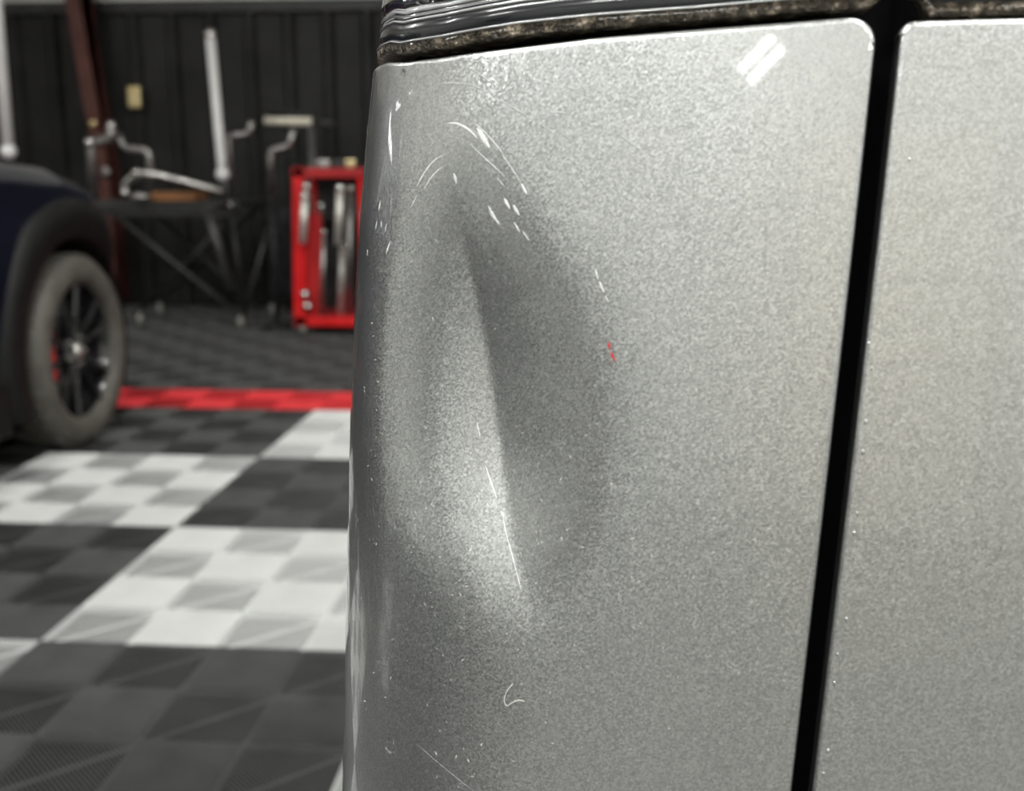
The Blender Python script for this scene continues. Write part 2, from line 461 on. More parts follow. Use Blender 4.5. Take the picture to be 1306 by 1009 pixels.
def body(s, z, dent=True, off=0.0):
    """point of the body skin in (r, d, z-EYE); off moves it outwards"""
    r = np.interp(s, SS, PX); d = np.interp(s, SS, PD); a = np.interp(s, SS, PA)
    o = OUT(z) + off
    if dent: o = o - DENT(s, z)
    return np.stack([r-np.sin(a)*o, d-np.cos(a)*o, z*np.ones_like(r)], -1)
def to_px(P):
    r, d, z = P[..., 0], P[..., 1], P[..., 2]
    D = d*math.cos(PITCH)-z*math.sin(PITCH); u = d*math.sin(PITCH)+z*math.cos(PITCH)
    return np.stack([CX+F*r/D, CY-F*u/D], -1)
def world(P):
    c, s = math.cos(YAW), math.sin(YAW)
    return np.stack([P[..., 0]*c-P[..., 1]*s, P[..., 0]*s+P[..., 1]*c, P[..., 2]+EYE], -1)
# where a sight line meets the body
_gs, _gz = np.meshgrid(np.linspace(-.12, sc_+.05, 150), np.linspace(-.34, .08, 150), indexing='ij')
_cache = {}
def hit(x, y, dent=False):
    if dent not in _cache: _cache[dent] = to_px(body(_gs, _gz, dent))
    q = _cache[dent]; k = ((q[..., 0]-x)**2 + (q[..., 1]-y)**2).argmin()
    s, z = _gs.flat[k], _gz.flat[k]
    for _ in range(12):
        A = np.array([[s, z], [s+1e-5, z], [s, z+1e-5]])
        p = to_px(body(A[:, 0], A[:, 1], dent)); e = np.array([x, y])-p[0]
        J = np.stack([(p[1]-p[0])/1e-5, (p[2]-p[0])/1e-5], -1)
        try: st = np.linalg.solve(J.T@J+np.eye(2)*1e2, J.T@e)
        except Exception: break
        st = np.clip(st, -.01, .01); s += st[0]; z += st[1]
    return s, z
def line_sz(pts, dent=False): return np.array([hit(x, y, dent) for x, y in pts])
DENT = lambda s, z: 0.0
# dent: a crease with a long slope on its right and a short one on its left
crease = line_sz([(590, 150), (586, 200), (581, 250), (580, 300), (590, 380), (600, 460), (610, 540), (625, 620), (645, 700), (665, 755), (685, 830), (700, 900)])
right_e = line_sz([(606, 160), (650, 200), (690, 250), (730, 300), (790, 390), (812, 480), (816, 570), (806, 650), (788, 730), (760, 800), (740, 860)])
left_e = line_sz([(570, 165), (528, 215), (505, 260), (490, 320), (480, 400), (476, 480), (480, 560), (495, 640), (530, 720), (580, 790), (640, 860)])
def of_z(L): o = L[L[:, 1].argsort()]; return lambda z: np.interp(z, o[:, 1], o[:, 0])
C_z, R_z, L_z = of_z(crease), of_z(right_e), of_z(left_e)
zt_, zb_ = hit(588, 148)[1], hit(670, 830)[1]
DEPTH = 0.0118
def slope_int(u, flat=.45):
    """integral from u to 1 of a slope that is 1 up to flat and eases to 0 at 1; normalised to 1 at u=0"""
    u = np.clip(u, 0, 1); w_ = 1-flat
    v = np.clip((u-flat)/w_, 0, 1)
    tail = w_*(0.5 - (v - (v**3-0.5*v**4)))      # integral of 1-smoothstep
    val = np.where(u < flat, (flat-u)+w_*.5, tail)
    return val/(flat+w_*.5)
def dent_raw(s, z):
    t = (zt_-z)/(zt_-zb_)
    amp = sst(t/.62)**.75 * (1-sst((t-.55)/.50))
    c, r_, l_ = C_z(z), R_z(z), L_z(z)
    wr = np.maximum(c-r_, .012)*1.35; wl = np.maximum(l_-c, .012)*1.30
    return DEPTH*amp*np.where(s < c, slope_int((c-s)/wr, .12), slope_int((s-c)/wl, .4))
def DENT(s, z):
    s, z = np.broadcast_arrays(np.asarray(s, float), np.asarray(z, float))
    t = np.clip((zt_-z)/(zt_-zb_), -1, 2)
    # crease: sharp in the middle, soft above and below
    e = .0012 + .009*(1-sst(t/.30)) + .010*sst((t-.72)/.28)
    acc = 0
    ks = np.array([-1, -.6, -.2, .2, .6, 1]); wt = np.array([.08, .18, .24, .24, .18, .08])
    for k, wk in zip(ks, wt): acc = acc + wk*dent_raw(s+k*e, z)
    a2 = 0
    for k, wk in zip(ks, wt): a2 = a2 + wk*dent_raw(s, z+k*.004)
    return (acc*.6+a2*.4)
_cache.clear()

ZBOT = -.36
gap_l = line_sz([(1110, 60), (1103, 111), (1076, 340), (1037, 680), (1004, 1009)])
gap_r = line_sz([(1155, 60), (1149, 115), (1120, 340), (1079, 680), (1045, 1009)])
top_e = line_sz([(492, 86), (515, 86), (560, 80), (653, 68), (760, 55), (880, 45), (1000, 36), (1100, 28)])
def fit_z(L, deg=1):
    c = np.polyfit(L[:, 1], L[:, 0], deg); return lambda z: np.polyval(c, z)
GL, GR = fit_z(gap_l), fit_z(gap_r)
_t = top_e[top_e[:, 0].argsort()]
TOP = lambda s: np.interp(s, _t[:, 0], _t[:, 1]) - .0001
GAPR = .0016

car = empty('silver_car', (0, 0, 0), label='silver metallic car with a creased dent below its rear lamp, filling the right', cat='car')
car_origin = Vector(world(np.array([0.55, 1.6, -EYE])).tolist())
car.location = car_origin
def part(name, me, mt, parent=None, **k):
    """mesh in world coordinates, hung under the car without moving it"""
    o = link(name, me, mt, parent or car, **k)
    if parent is None: o.location = -car_origin
    return o

def panel(name, edge_l, scol, zrows_fn, top_fn, rho_side, rho_top, mt, sign=1, n_fold=5, dent=True, zbot=ZBOT, nrow=300):
    """skin sheet: columns from the gap edge outward in s (sign +1) or -s (-1); edges folded inward"""
    fold = [(1-k/n_fold)*PI/2 for k in range(n_fold)]
    t = np.linspace(0, 1, nrow)
    cols = []; uvs = []
    def col(ds, fo_s=0.0, in_s=0.0):
        # z rows
        z_ = zbot + t*(0-zbot)
        sg = edge_l(z_)
        s_ = sg + sign*ds
        rc = .0055 if sign > 0 else .002      # rounded corner at the top
        zt = top_fn(edge_l(0.03)+sign*ds)
        if ds < rc: zt = zt - (rc - math.sqrt(max(rc*rc-(rc-ds)**2, 0)))
        z_ = zbot + t*(zt-zbot)
        s_ = edge_l(z_)+sign*ds
        P = body(s_ - sign*fo_s, z_, dent, -in_s)
        mm = (rc-ds)/rc if (ds < rc and not (fo_s or in_s)) else 0.0
        kk_ = math.sqrt(max(1-((rc-ds)/rc)**2, 0)) if ds < rc else 1.0
        # top fold
        Pt = body(s_[-1:] - sign*fo_s, z_[-1:], dent, -in_s)[0]
        a = np.interp(s_[-1], SS, PA); N = np.array([-math.sin(a), -math.cos(a), 0])
        ex = []
        for f in fold[::-1]:
            q_ = Pt
            if mm: q_ = body(s_[-1:]-sign*mm*rho_top*math.sin(f), z_[-1:], dent, 0)[0]
            ex.append(q_ + np.array([0, 0, kk_*rho_top*math.sin(f)]) - N*rho_top*(1-math.cos(f)))
        ex.append(ex[-1] - N*.012)
        uv = np.stack([np.concatenate([s_, np.full(len(ex), s_[-1])]), np.concatenate([z_, np.full(len(ex), zt)])], -1)
        return np.concatenate([P, np.array(ex)]), uv
    c_, u_ = col(0, rho_side, rho_side+.014); cols.append(c_); uvs.append(u_)
    for f in fold:
        c_, u_ = col(0, rho_side*math.sin(f), rho_side*(1-math.cos(f))); cols.append(c_); uvs.append(u_)
    for ds in scol:
        c_, u_ = col(ds); cols.append(c_); uvs.append(u_)
    P = world(np.array(cols)); UV = np.array(uvs)
    return grid_mesh(name, P, UV, flip=(sign > 0))

near = np.concatenate([[0, .00008, .0002, .0004, .0007], np.arange(.0012, sc_+.09, .0012)])
far = sc_+.09 + np.linspace(0.01, 1, 16)**1.3*.95
qme = panel('quarter_panel', GL, np.concatenate([near, far]), None, TOP, GAPR, .0016, M['silver'], 1)
quarter = part('quarter_panel', qme, M['silver'])
tg_cols = np.concatenate([[0, .00008, .0002, .0004, .0008, .0013], np.arange(.002, .10, .002), .10+np.linspace(0.01, 1, 14)*1.0])
TOPG = lambda s: np.full_like(np.asarray(s, float), TOP(.0)-.0015)
tme = panel('tailgate', GR, tg_cols, None, TOPG, .0012, .0016, M['silver'], -1, dent=False, nrow=120)
tailgate = part('tailgate', tme, M['silver'])

# black inner shell behind the shut lines
sI = np.concatenate([np.linspace(-1.1, -.02, 20), np.linspace(-.018, sc_+.09, 60), np.linspace(sc_+.1, sc_+1.0, 12)])
zI = np.linspace(-.36, .30, 30)
Sg, Zg = np.meshgrid(sI, zI, indexing='ij')
part('inner_shell', grid_mesh('inner_shell', world(body(Sg, Zg, False, -.017)), flip=True), M['void'])
# tailgate flange inside the shut line, its shade put in as black
zz_ = np.linspace(-.35, .028, 60)
Pw = [body(GR(zz_)+o1, zz_, False, o2) for o1, o2 in ((.0006, -.0014), (.0016, -.003), (.0018, -.008), (.0005, -.015))]
part('shaded_flange', grid_mesh('shaded_flange', world(np.array(Pw))), M['black_rubber'])

# ---- lamp on the quarter panel
def strip(name, s_arr, zfn, prof, mt, parent, **k):
    """profile (dz, out) swept along the body at the height zfn(s)"""
    Pn = np.array([body(s_arr, zfn(s_arr)+dz, False, o) for dz, o in prof])
    o = link(name, grid_mesh(name, world(Pn), flip=True), mt, parent, **k)
    return o
lamp = part('rear_lamp', None, None) if False else bpy.data.objects.new('rear_lamp', None)
COL.objects.link(lamp); lamp.parent = car; lamp.location = -car_origin
lo_e = line_sz([(492, 76), (505, 78), (530, 74), (560, 70), (659, 54), (760, 44), (880, 36), (1000, 26), (1100, 21)])
_l = lo_e[lo_e[:, 0].argsort()]
LZ = lambda s: np.interp(s, _l[:, 0], _l[:, 1]) + .0019
sgl = float(GL(.04))-.0034
sl = np.concatenate([np.linspace(sgl+.0005, sc_+.07, 260), np.linspace(sc_+.072, sc_+.35, 20)])
def LZr(s):
    d = np.maximum(s-sgl, 0); rc = .007
    return LZ(s) + np.where(d < rc, rc-np.sqrt(np.maximum(rc*rc-(rc-d)**2, 0)), 0)
strip('lamp_rim', sl, LZr, [(-.0002, -.012), (0, -.0022), (.0003, -.0012), (.0016, -.0008), (.0030, -.0010), (.0036, -.0016)], M['grime'], lamp, label='grimy brown lower rim of the lamp')
strip('rim_bead', sl, LZr, [(.0031, -.0016), (.0033, -.0006), (.0035, -.0004), (.0037, -.0006), (.0039, -.0016)], M['ridge'], lamp)
strip('lamp_seal', sl, LZr, [(.0037, -.0014), (.0042, -.0010), (.0064, -.0007), (.0085, -.0010), (.0090, -.0018)], M['seal_black'], lamp, label='glossy black band above the rim')
for k_, q_ in enumerate((.0090, .0104, .0118)):  # ridges shaped to stand in for the lens's white reflection and refraction lines
    strip('lens_glint_ridge', sl, LZr, [(q_-.0001, -.0020), (q_+.0001, -.0009), (q_+.0004, -.0006), (q_+.0007, -.0009), (q_+.0009, -.0020)], M['ridge'] if k_ != 1 else M['reflector'], lamp)
    strip('ridge_groove', sl, LZr, [(q_+.0007, -.0019), (q_+.0015, -.0019)], M['seal_black'], lamp)
strip('lens', sl, LZr, [(.0125, -.0025), (.0132, -.0008), (.016, 0), (.03, 0), (.06, 0), (.12, 0), (.2, 0), (.2, -.003), (.12, -.003), (.06, -.003), (.03, -.003), (.016, -.003), (.0138, -.0035)], M['lens'], lamp)
strip('housing', sl, LZr, [(.0125, -.0045), (.0135, -.010), (.016, -.016), (.03, -.0165), (.06, -.0165), (.2, -.0165)], M['lamp_dark'], lamp)
# chrome reflector bowls behind the lens
for (bxx, byy, rad) in ((655, -22, .0105), (780, -60, .0135), (930, -60, .0135)):
    s0_, z0_ = hit(bxx, byy)
    th = np.linspace(0, 2*PI, 49)
    rings = []
    for rr_, oo_ in ((1.08, -.0125), (1.0, -.0085), (.93, -.0080), (.86, -.0095), (.6, -.0135), (.3, -.0158), (.02, -.0162)):
        rings.append(body(s0_+rad*1.5*rr_*np.cos(th), z0_+rad*rr_*np.sin(th), False, oo_))
    link('reflector_bowl', grid_mesh('reflector_bowl', world(np.array(rings))), M['reflector'], lamp)
# ribs inside the lens by the corner
for (xa, xb) in ((478, 484), (497, 503), (516, 519)):
    pts = [world(body(*[np.array([v]) for v in hit(xa+(xb-xa)*t_, 2+46*t_)], False, -.006))[0] for t_ in np.linspace(0, 1, 8)]
    link('lens_rib', tube_mesh('lens_rib', pts, .0007, 8), M['reflector'], lamp)

# ---- lamp on the tailgate
glamp = bpy.data.objects.new('tailgate_lamp', None); COL.objects.link(glamp); glamp.parent = car; glamp.location = -car_origin
sgr = float(GR(.04))
s2 = np.linspace(sgr-.0012, -.5, 120)
zg0 = hit(1240, 21)[1]
def LG(s):
    d = np.maximum(sgr-.0012-s, 0); rc = .006
    return zg0 + np.where(d < rc, rc-np.sqrt(np.maximum(rc*rc-(rc-d)**2, 0)), 0) + 0*s
def strip2(name, prof, mt, **k):
    Pn = np.array([body(s2, LG(s2)+dz, False, o) for dz, o in prof])
    link(name, grid_mesh(name, world(Pn)), mt, glamp, **k)
strip2('lamp_rim', [(-.0002, -.014), (0, -.0025), (.0006, -.001), (.0022, -.0006), (.0036, -.0016)], M['grime'])
strip2('lamp_seal', [(.0036, -.0016), (.0046, -.0008), (.0066, -.0006), (.0085, -.0012)], M['seal_black'])
strip2('lens', [(.0080, -.0025), (.0085, -.0008), (.011, 0), (.03, 0), (.2, 0), (.2, -.003), (.03, -.003), (.011, -.003)], M['lens'])
strip2('housing', [(.0075, -.0045), (.010, -.014), (.2, -.0165)], M['lamp_dark'])

# ---- the rest of the car below and beyond the frame
sB = np.concatenate([np.linspace(-1.15, 0, 24), np.linspace(.01, sc_+.1, 40), np.linspace(sc_+.14, sc_+.55, 8)])
zB = [(-.362, -.012), (-.362, .004), (-.372, .016), (-.42, .022), (-.52, .022), (-.60, .012), (-.68, -.01), (-.74, -.04), (-.74, -.12)]
Pn = np.array([body(sB, np.full_like(sB, z), False, o-.004) for z, o in zB])
part('bumper', grid_mesh('bumper', world(Pn)), M['silver'])
zU = [(.235, -.004), (.27, 0), (.33, -.01), (.42, -.03), (.52, -.07), (.60, -.13), (.64, -.22), (.655, -.5)]
Pn = np.array([body(sB, np.full_like(sB, z), False, o) for z, o in zU])
part('upper_body', grid_mesh('upper_body', world(Pn), flip=True), M['silver'])
sR = np.concatenate([np.linspace(-1.1, -.12, 14)])
Pn = np.array([body(sR, np.full_like(sR, z), False, o) for z, o in [(.34, -.006), (.42, -.026), (.50, -.055)]])
part('rear_window', grid_mesh('rear_window', world(Pn), flip=True), M['glass_dark'])

def wheel_parts(parent, loc, rad, width, face_x, spokes=5, tyre='tyre', rz=0.0):
    """wheel whose axle runs along local x; face_x = +1 shows to +x"""
    wh = bpy.data.objects.new('wheel', None); COL.objects.link(wh); wh.parent = parent; wh.location = loc; wh.rotation_euler = (0, 0, rz)
    f = face_x; hw = width/2; rr = rad*.70
    prof = [(rr, -hw*.8), (rad*.88, -hw), (rad*.97, -hw*.86), (rad, -hw*.55), (rad, hw*.55), (rad*.975, hw*.84), (rad*.93, hw*.97), (rad*.83, hw*1.04), (rad*.745, hw*.98), (rr, hw*.80), (rr*.99, hw*.55)]
    link('tyre', lathe_mesh('tyre', [(a, b*f) for a, b in prof], 56, 'X'), M[tyre], wh)
    # tread blocks
    bm = bmesh.new()
    for k in range(44):
        a = 2*PI*k/44
        for xs in (-.55, -.12, .32):
            g = bmesh.ops.create_cube(bm, size=1.0)
            Mx = Matrix.Rotation(a, 4, 'X') @ Matrix.Translation((xs*hw*1.1+.02, 0, rad-.001)) @ Matrix.Rotation(.3, 4, 'Z') @ Matrix.Diagonal((width*.20, .030, .010, 1))
            bmesh.ops.transform(bm, matrix=Mx, verts=g['verts'])
    link('tread', bm_mesh('tread', bm), M[tyre], wh)
    link('rim', lathe_mesh('rim', [(a, b*f) for a, b in [(rr*1.0, hw*.80), (rr*1.015, hw*.74), (rr*.97, hw*.62), (rr*.93, hw*.3), (rr*.9, -hw*.6), (rr*.4, -hw*.5), (.02, -hw*.5)]], 48, 'X'), M['rim_black'], wh)
    for k in range(spokes):
        a = 2*PI*k/spokes + .2
        bm = bmesh.new()
        for sgn in (-1, 1):
            pts_ = [(.045, .016*sgn, .022), (rr*.5, .03*sgn, .02), (rr*.97, .062*sgn, .022)]
            rows = []
            for (r_, off, hwid) in pts_:
                xx = hw*(.52 + .22*(r_/rr))
                rows.append([bm.verts.new((f*(xx), off-hwid*.62, r_)), bm.verts.new((f*(xx+.008), off, r_)), bm.verts.new((f*xx, off+hwid*.62, r_)), bm.verts.new((f*(xx-.035), off, r_))])
            for i in range(2):
                for j in range(4): bm.faces.new((rows[i][j], rows[i][(j+1) % 4], rows[i+1][(j+1) % 4], rows[i+1][j]))
            bm.faces.new(rows[-1]); bm.faces.new(rows[0][::-1])
        bmesh.ops.rotate(bm, verts=bm.verts[:], cent=(0, 0, 0), matrix=Matrix.Rotation(a, 3, 'X'))
        link('spoke', bm_mesh('spoke', bm), M['rim_black'], wh)
    link('hub', lathe_mesh('hub', [(a, b*f) for a, b in [(.062, hw*.3), (.06, hw*.56), (.045, hw*.66), (.0, hw*.68)]], 24, 'X'), M['rim_black'], wh)
    link('centre_cap', lathe_mesh('centre_cap', [(a, b*f) for a, b in [(.030, hw*.64), (.029, hw*.74), (.018, hw*.79), (.0, hw*.8)]], 20, 'X'), M['cap'], wh)
    for k in range(5):
        a = 2*PI*(k+.5)/5+.2
        bm = bmesh.new(); g = bmesh.ops.create_cone(bm, cap_ends=True, segments=6, radius1=.010, radius2=.008, depth=.022)
        bmesh.ops.transform(bm, matrix=Matrix.Rotation(a, 4, 'X') @ Matrix.Translation((f*hw*.62, 0, .052)) @ Matrix.Rotation(PI/2*f, 4, 'Y'), verts=g['verts'])
        link('lug_nut', bm_mesh('lug_nut', bm), M['cap'], wh)
    link('brake_disc', lathe_mesh('brake_disc', [(a, b*f) for a, b in [(.05, -hw*.1), (.05, hw*.1), (rr*.72, hw*.1), (rr*.72, -hw*.05)]], 32, 'X'), M['dull_steel'], wh)
    bm = bmesh.new(); bx(bm, -hw*.1, hw*.42, -rr*.78, -rr*.45, -.09, .09, .012)
    for v in bm.verts: v.co.x *= f
    link('brake_caliper', bm_mesh('brake_caliper', bm), M['cart_red'], wh)
    return wh
# rear wheel of the silver car, far along its side, out of the frame
pw = world(body(np.array([sc_+1.0]), np.array([-.5]), False, -.12))[0]
wheel_parts(car, Vector(pw.tolist())*1.0 + Vector((0, 0, .36-pw[2])) - car_origin, .36, .22, -1, rz=YAW-.05)
pw2 = np.array([pw[0]+1.45, pw[1]+.1])
wheel_parts(car, Vector((pw2[0], pw2[1], .36)) - car_origin, .36, .22, 1, rz=YAW-.05)

# ---- scratches: thin ribbons of bared primer that follow the skin
def ribbon(pts, wpx, mt, name='scratch', taper=True, jag=0.0, n=14, **kw):
    sz = line_sz(pts, True)
    # resample
    L = np.concatenate([[0], np.cumsum(np.hypot(*np.diff(sz, axis=0).T))]); t = np.linspace(0, L[-1], n)
    s = np.interp(t, L, sz[:, 0]); z = np.interp(t, L, sz[:, 1])
    if len(pts) > 2:
        for _ in range(2): s[1:-1] = (s[:-2]+2*s[1:-1]+s[2:])/4; z[1:-1] = (z[:-2]+2*z[1:-1]+z[2:])/4
    ds = np.gradient(s); dz = np.gradient(z); q = np.hypot(ds, dz)+1e-9
    wm = wpx*.00026/2
    u = np.linspace(0, 1, n)
    ww = wm*(np.sin(PI*np.clip(u*.96+.02, 0, 1))**.6 if taper else 1)
    if jag: ww = ww*np.array([1+jag*R.uniform(-1, 1) for _ in range(n)])
    A = body(s+dz/q*ww, z-ds/q*ww, True, .00004); Mi = body(s, z, True, .00012); B = body(s-dz/q*ww, z+ds/q*ww, True, .00004)
    return part(name, grid_mesh(name, world(np.array([A, Mi, B]))), mt, quarter, **kw)
Z5 = lambda L: [(440+x/2.968, y/2.968) for x, y in L]
Z6 = lambda L: [(440+x/2.968, 340+y/2.968) for x, y in L]
Z7 = lambda L: [(400+x/2.72, 640+y/2.72) for x, y in L]
WH = [([(388, 467), (420, 465), (455, 480), (480, 500), (500, 522)], 2.6), ([(500, 485), (515, 505), (548, 560)], 5.5), ([(488, 465), (530, 500), (570, 545), (598, 580)], 1.1),
      ([(598, 590), (640, 650), (668, 695)], .8), ([(668, 695), (688, 735)], 3), ([(270, 710), (290, 670), (320, 625), (350, 597), (383, 583)], 1.6),
      ([(297, 720), (320, 680), (345, 650), (380, 625)], 1.3), ([(248, 787), (262, 760), (275, 735)], 1.3), ([(412, 655), (418, 675), (422, 695)], 3.2),
      ([(475, 545), (520, 590), (570, 635), (605, 668)], 1), ([(575, 672), (605, 708)], 1), ([(543, 780), (560, 815), (585, 850)], 3.4),
      ([(603, 750), (625, 792)], 3), ([(636, 775), (660, 815)], 3.2), ([(640, 840), (662, 880)], 2), ([(672, 875), (697, 910)], 1.6),
      ([(135, 760), (128, 795)], 3), ([(122, 835), (116, 868)], 2), ([(158, 845), (152, 878)], 1.6), ([(172, 912), (155, 962)], 2.4), ([(86, 945), (84, 968)], 1.2)]
for L, w_ in WH: ribbon(Z5(L), w_, M['scratch_white'], jag=.25)
FA = [([(288, 598), (310, 565), (345, 535), (395, 517), (430, 522), (455, 535)], 1.1), ([(285, 635), (305, 605), (325, 585)], 1), ([(525, 622), (555, 660)], 1),
      ([(185, 480), (165, 560), (140, 650), (122, 770)], 1.0), ([(285, 510), (255, 600)], 1.2), ([(455, 240), (520, 290), (590, 340)], 1.6),
      ([(345, 320), (400, 315), (480, 320), (530, 345)], 2), ([(580, 375), (640, 410), (700, 445)], 2.2), ([(700, 445), (800, 510)], 1.3), ([(525, 400), (550, 415)], 1.2),
      ([(565, 425), (592, 437)], 1.2), ([(1045, 515), (1120, 570)], 2), ([(760, 425), (850, 428)], 1.5), ([(370, 545), (405, 540)], 1.0)]
for L, w_ in FA: ribbon(Z5(L), w_, M['scratch_faint'], jag=.4)
for L, w_ in (([(948, 10), (958, 50)], 1.8), ([(962, 55), (980, 98)], 2.2), ([(985, 110), (997, 135)], 1.1), ([(500, 590), (512, 650)], 1.4), ([(532, 755), (550, 810), (575, 880)], 1.7), ([(590, 925), (602, 950)], 2.6), ([(600, 960), (608, 1005)], 1.1)):
    ribbon(Z6(L), w_, M['scratch_white'], jag=.35)
for L, w_ in (([(995, 285), (1004, 315)], 2.2), ([(1006, 322), (1022, 360)], 2.4)):
    ribbon(Z6(L), w_, M['scratch_red'], jag=.3, label='red paint transfer scratch')
ribbon(Z6([(970, 335), (974, 358)]), 1, M['scratch_faint'])
ribbon(Z7([(655, 40), (665, 100), (690, 190), (722, 312)]), 1.1, M['scratch_white'], jag=.5, n=24)
ribbon(Z7([(370, 850), (450, 920), (555, 1003)]), .6, M['scratch_faint'])
# rubbed primer spots near the top corner
def blob(x, y, rpx, mt, name='paint_chip'):
    s, z = hit(x, y, True); th = np.linspace(0, 2*PI, 15)
    k = np.array([1+.3*math.sin(3*a+x)+.2*math.sin(5*a) for a in th]); r_ = rpx*.00026
    A = body(s+r_*k*np.cos(th), z+r_*k*np.sin(th), True, .00003); B = body(s+0*th, z+0*th, True, .0001)
    return part(name, grid_mesh(name, world(np.array([A, B]))), mt, quarter)
blob(507.5, 135, 5.0, M['scratch_white']); blob(525, 118, 2.6, M['scratch_faint']); blob(523, 119, 1.6, M['scratch_white']); blob(509, 128, 2, M['scratch_faint'])
# dust and lint specks over the lower panel: nobody could count them
vs, fs = [], []
for _ in range(800):
    x = R.uniform(455, 1010); y = R.gauss(700, 190)
    if not (300 < y < 1005) or (x > 820 and R.random() < .6): continue
    s = np.interp(x, [447, 500, 600, 800, 1020], [hit_s for hit_s in (sc_+.0, sc_-.03, sc_-.07, .055, .004)]) if False else None
    vs.append((x, y))
_q = to_px(body(_gs, _gz, True))
_ok = _q[..., 0] > 455
pts = []
for (x, y) in vs:
    dd = (_q[..., 0]-x)**2+(_q[..., 1]-y)**2; k = dd.argmin()
    if dd.flat[k] < 60: pts.append((_gs.flat[k]+R.uniform(-.0012, .0012), _gz.flat[k]+R.uniform(-.0012, .0012)))
SV = []; FV = []
for (s, z) in pts:
    a = R.uniform(0, 2*PI); L_ = R.choice((.0004, .0005, .0006, .0009, .0015)); w_ = R.uniform(.00016, .00030); c_ = R.uniform(-.6, .6)
    ring = []
    for u_, v_ in ((-1, 0), (-.2, -.9), (1, c_), (-.2, .9)):
        du = u_*L_*.5; dv = v_*w_
        ring.append((s+du*math.cos(a)-dv*math.sin(a), z+du*math.sin(a)+dv*math.cos(a)))
    b0 = len(SV); SV += ring; FV.append((b0, b0+1, b0+2, b0+3))
SV = np.array(SV); PW = world(body(SV[:, 0], SV[:, 1], True, .00008))
dm = bpy.data.meshes.new('dust'); dm.from_pydata(PW.tolist(), [], FV)
part('dust', dm, M['dust'], quarter, kind='stuff', label='pale dust specks')

# paint blisters beside the shut line on the tailgate
for (x, y, rp) in ((1108, 438, 2.2), (1112, 470, 2), (1104, 538, 2.6), (1101, 577, 3), (1093, 655, 2.4), (1089, 680, 3), (1079, 790, 2.6), (1068, 835, 2.2), (1064, 872, 2.6), (1056, 958, 3), (1050, 987, 2.2), (1160, 204, 2.4)):
    s_, z_ = hit(x, y); th = np.linspace(0, 2*PI, 13); rr_ = rp*.00021
    rings = [body(s_+k*rr_*np.cos(th)*.8, z_+k*rr_*np.sin(th)*1.3, False, o*rr_) for k, o in ((1, -.05), (.8, .22), (.45, .42), (.02, .5))]
    part('paint_blister', grid_mesh('paint_blister', world(np.array(rings))), M['silver'], tailgate)

# lint hair and water drops lie on the paint
hp = line_sz(Z7([(690, 632), (668, 660), (660, 690), (670, 712), (690, 695), (715, 687), (732, 692)]), True)
hw_ = world(body(hp[:, 0], hp[:, 1], True, .0002))
hb = Vector(hw_[3].tolist())
hair = link('lint_fibre', tube_mesh('lint_fibre', arc_pts([Vector(p)-hb for p in hw_.tolist()], .002, 4), .00012, 6), M['hair'], None, loc=hb,
            label='single curled pale lint fibre stuck to the lower silver panel', cat='lint')
def drop(x, y, rpx, label):
    s, z = hit(x, y, True); a = float(np.interp(s, SS, PA)); r_ = rpx*.00026
    p = Vector(world(body(np.array([s]), np.array([z]), True, r_*.15))[0].tolist())
    bm = bmesh.new(); bmesh.ops.create_uvsphere(bm, u_segments=20, v_segments=14, radius=r_)
    for v in bm.verts:
        k = 1+.35*(v.co.z/r_ < 0)*abs(v.co.z/r_); v.co.z *= 1.5 if v.co.z > 0 else 1.15; v.co.y *= .5; v.co.x *= .72
        if v.co.z > 0: v.co.x *= 1-.35*v.co.z/(1.5*r_)
    o = link('water_drop', bm_mesh('water_drop', bm, True), M['water'], None, loc=p, label=label, cat='water drop')
    o.rotation_euler = (0, 0, YAW-a)
drop(514, 94, 4, 'small clear water drop on silver paint just below the rear lamp corner')
drop(499, 951, 9, 'larger clear water drop on silver paint near the bottom left edge')

# ------------------------------------------------------------------ navy car on the left
navy = empty('navy_car', (-1.935, 3.95, 0), label='dark navy car with black cladding parked at the left edge', cat='car')
WR = .362
# plan and side section: body side at x=0 facing +x, nose towards +y; rings along y
def navy_section(y):
    """half section of the body at distance y ahead of the wheel centre"""
    nose = np.clip((y-.18)/.62, 0, 1)
    tuck = -.95*nose**2.6 - .02
    hood = np.interp(y, [-3.2, -1.5, -.9, 0, .3, .5, .7, .8], [1.13, 1.13, 1.12, 1.05, .98, .90, .79, .68])
    sill = np.interp(y, [-3.2, -.5, .45, .8], [.26, .26, .26, .34])
    pts = []
    for k in np.linspace(0, 1, 13):
        zz = sill+(hood-.10-sill)*k
        bul = .03*math.sin(PI*min(k*1.1, 1))
        pts.append((tuck+bul-.03, zz))
    for k in np.linspace(0, 1, 7)[1:]:
        a = k*PI/2
        pts.append((tuck-.03-.13*(1-math.cos(a)), hood-.10+.10*math.sin(a)))
    pts.append((min(tuck-.45, -.45), hood+.03)); pts.append((-.95, hood+.05)); 
    return pts
ys = np.concatenate([np.linspace(-3.2, -.62, 16), np.linspace(-.6, .8, 57)])
Pn = np.array([[(x, y, z) for x, z in navy_section(y)] for y in ys])
nm = grid_mesh('body', Pn)
# cut the wheel arch
bm = bmesh.new(); bm.from_mesh(nm)
kill = [f for f in bm.faces if math.hypot(f.calc_center_median().y, f.calc_center_median().z-WR) < .455 and f.calc_center_median().x > -.4]
bmesh.ops.delete(bm, geom=kill, context='FACES'); bm.to_mesh(nm); bm.free(); smooth(nm)
link('body_side', nm, M['navy'], navy)
Pm = Pn.copy(); Pm[..., 0] = -1.9-Pm[..., 0]
link('body_side', grid_mesh('body_far', Pm, flip=True), M['navy'], navy)
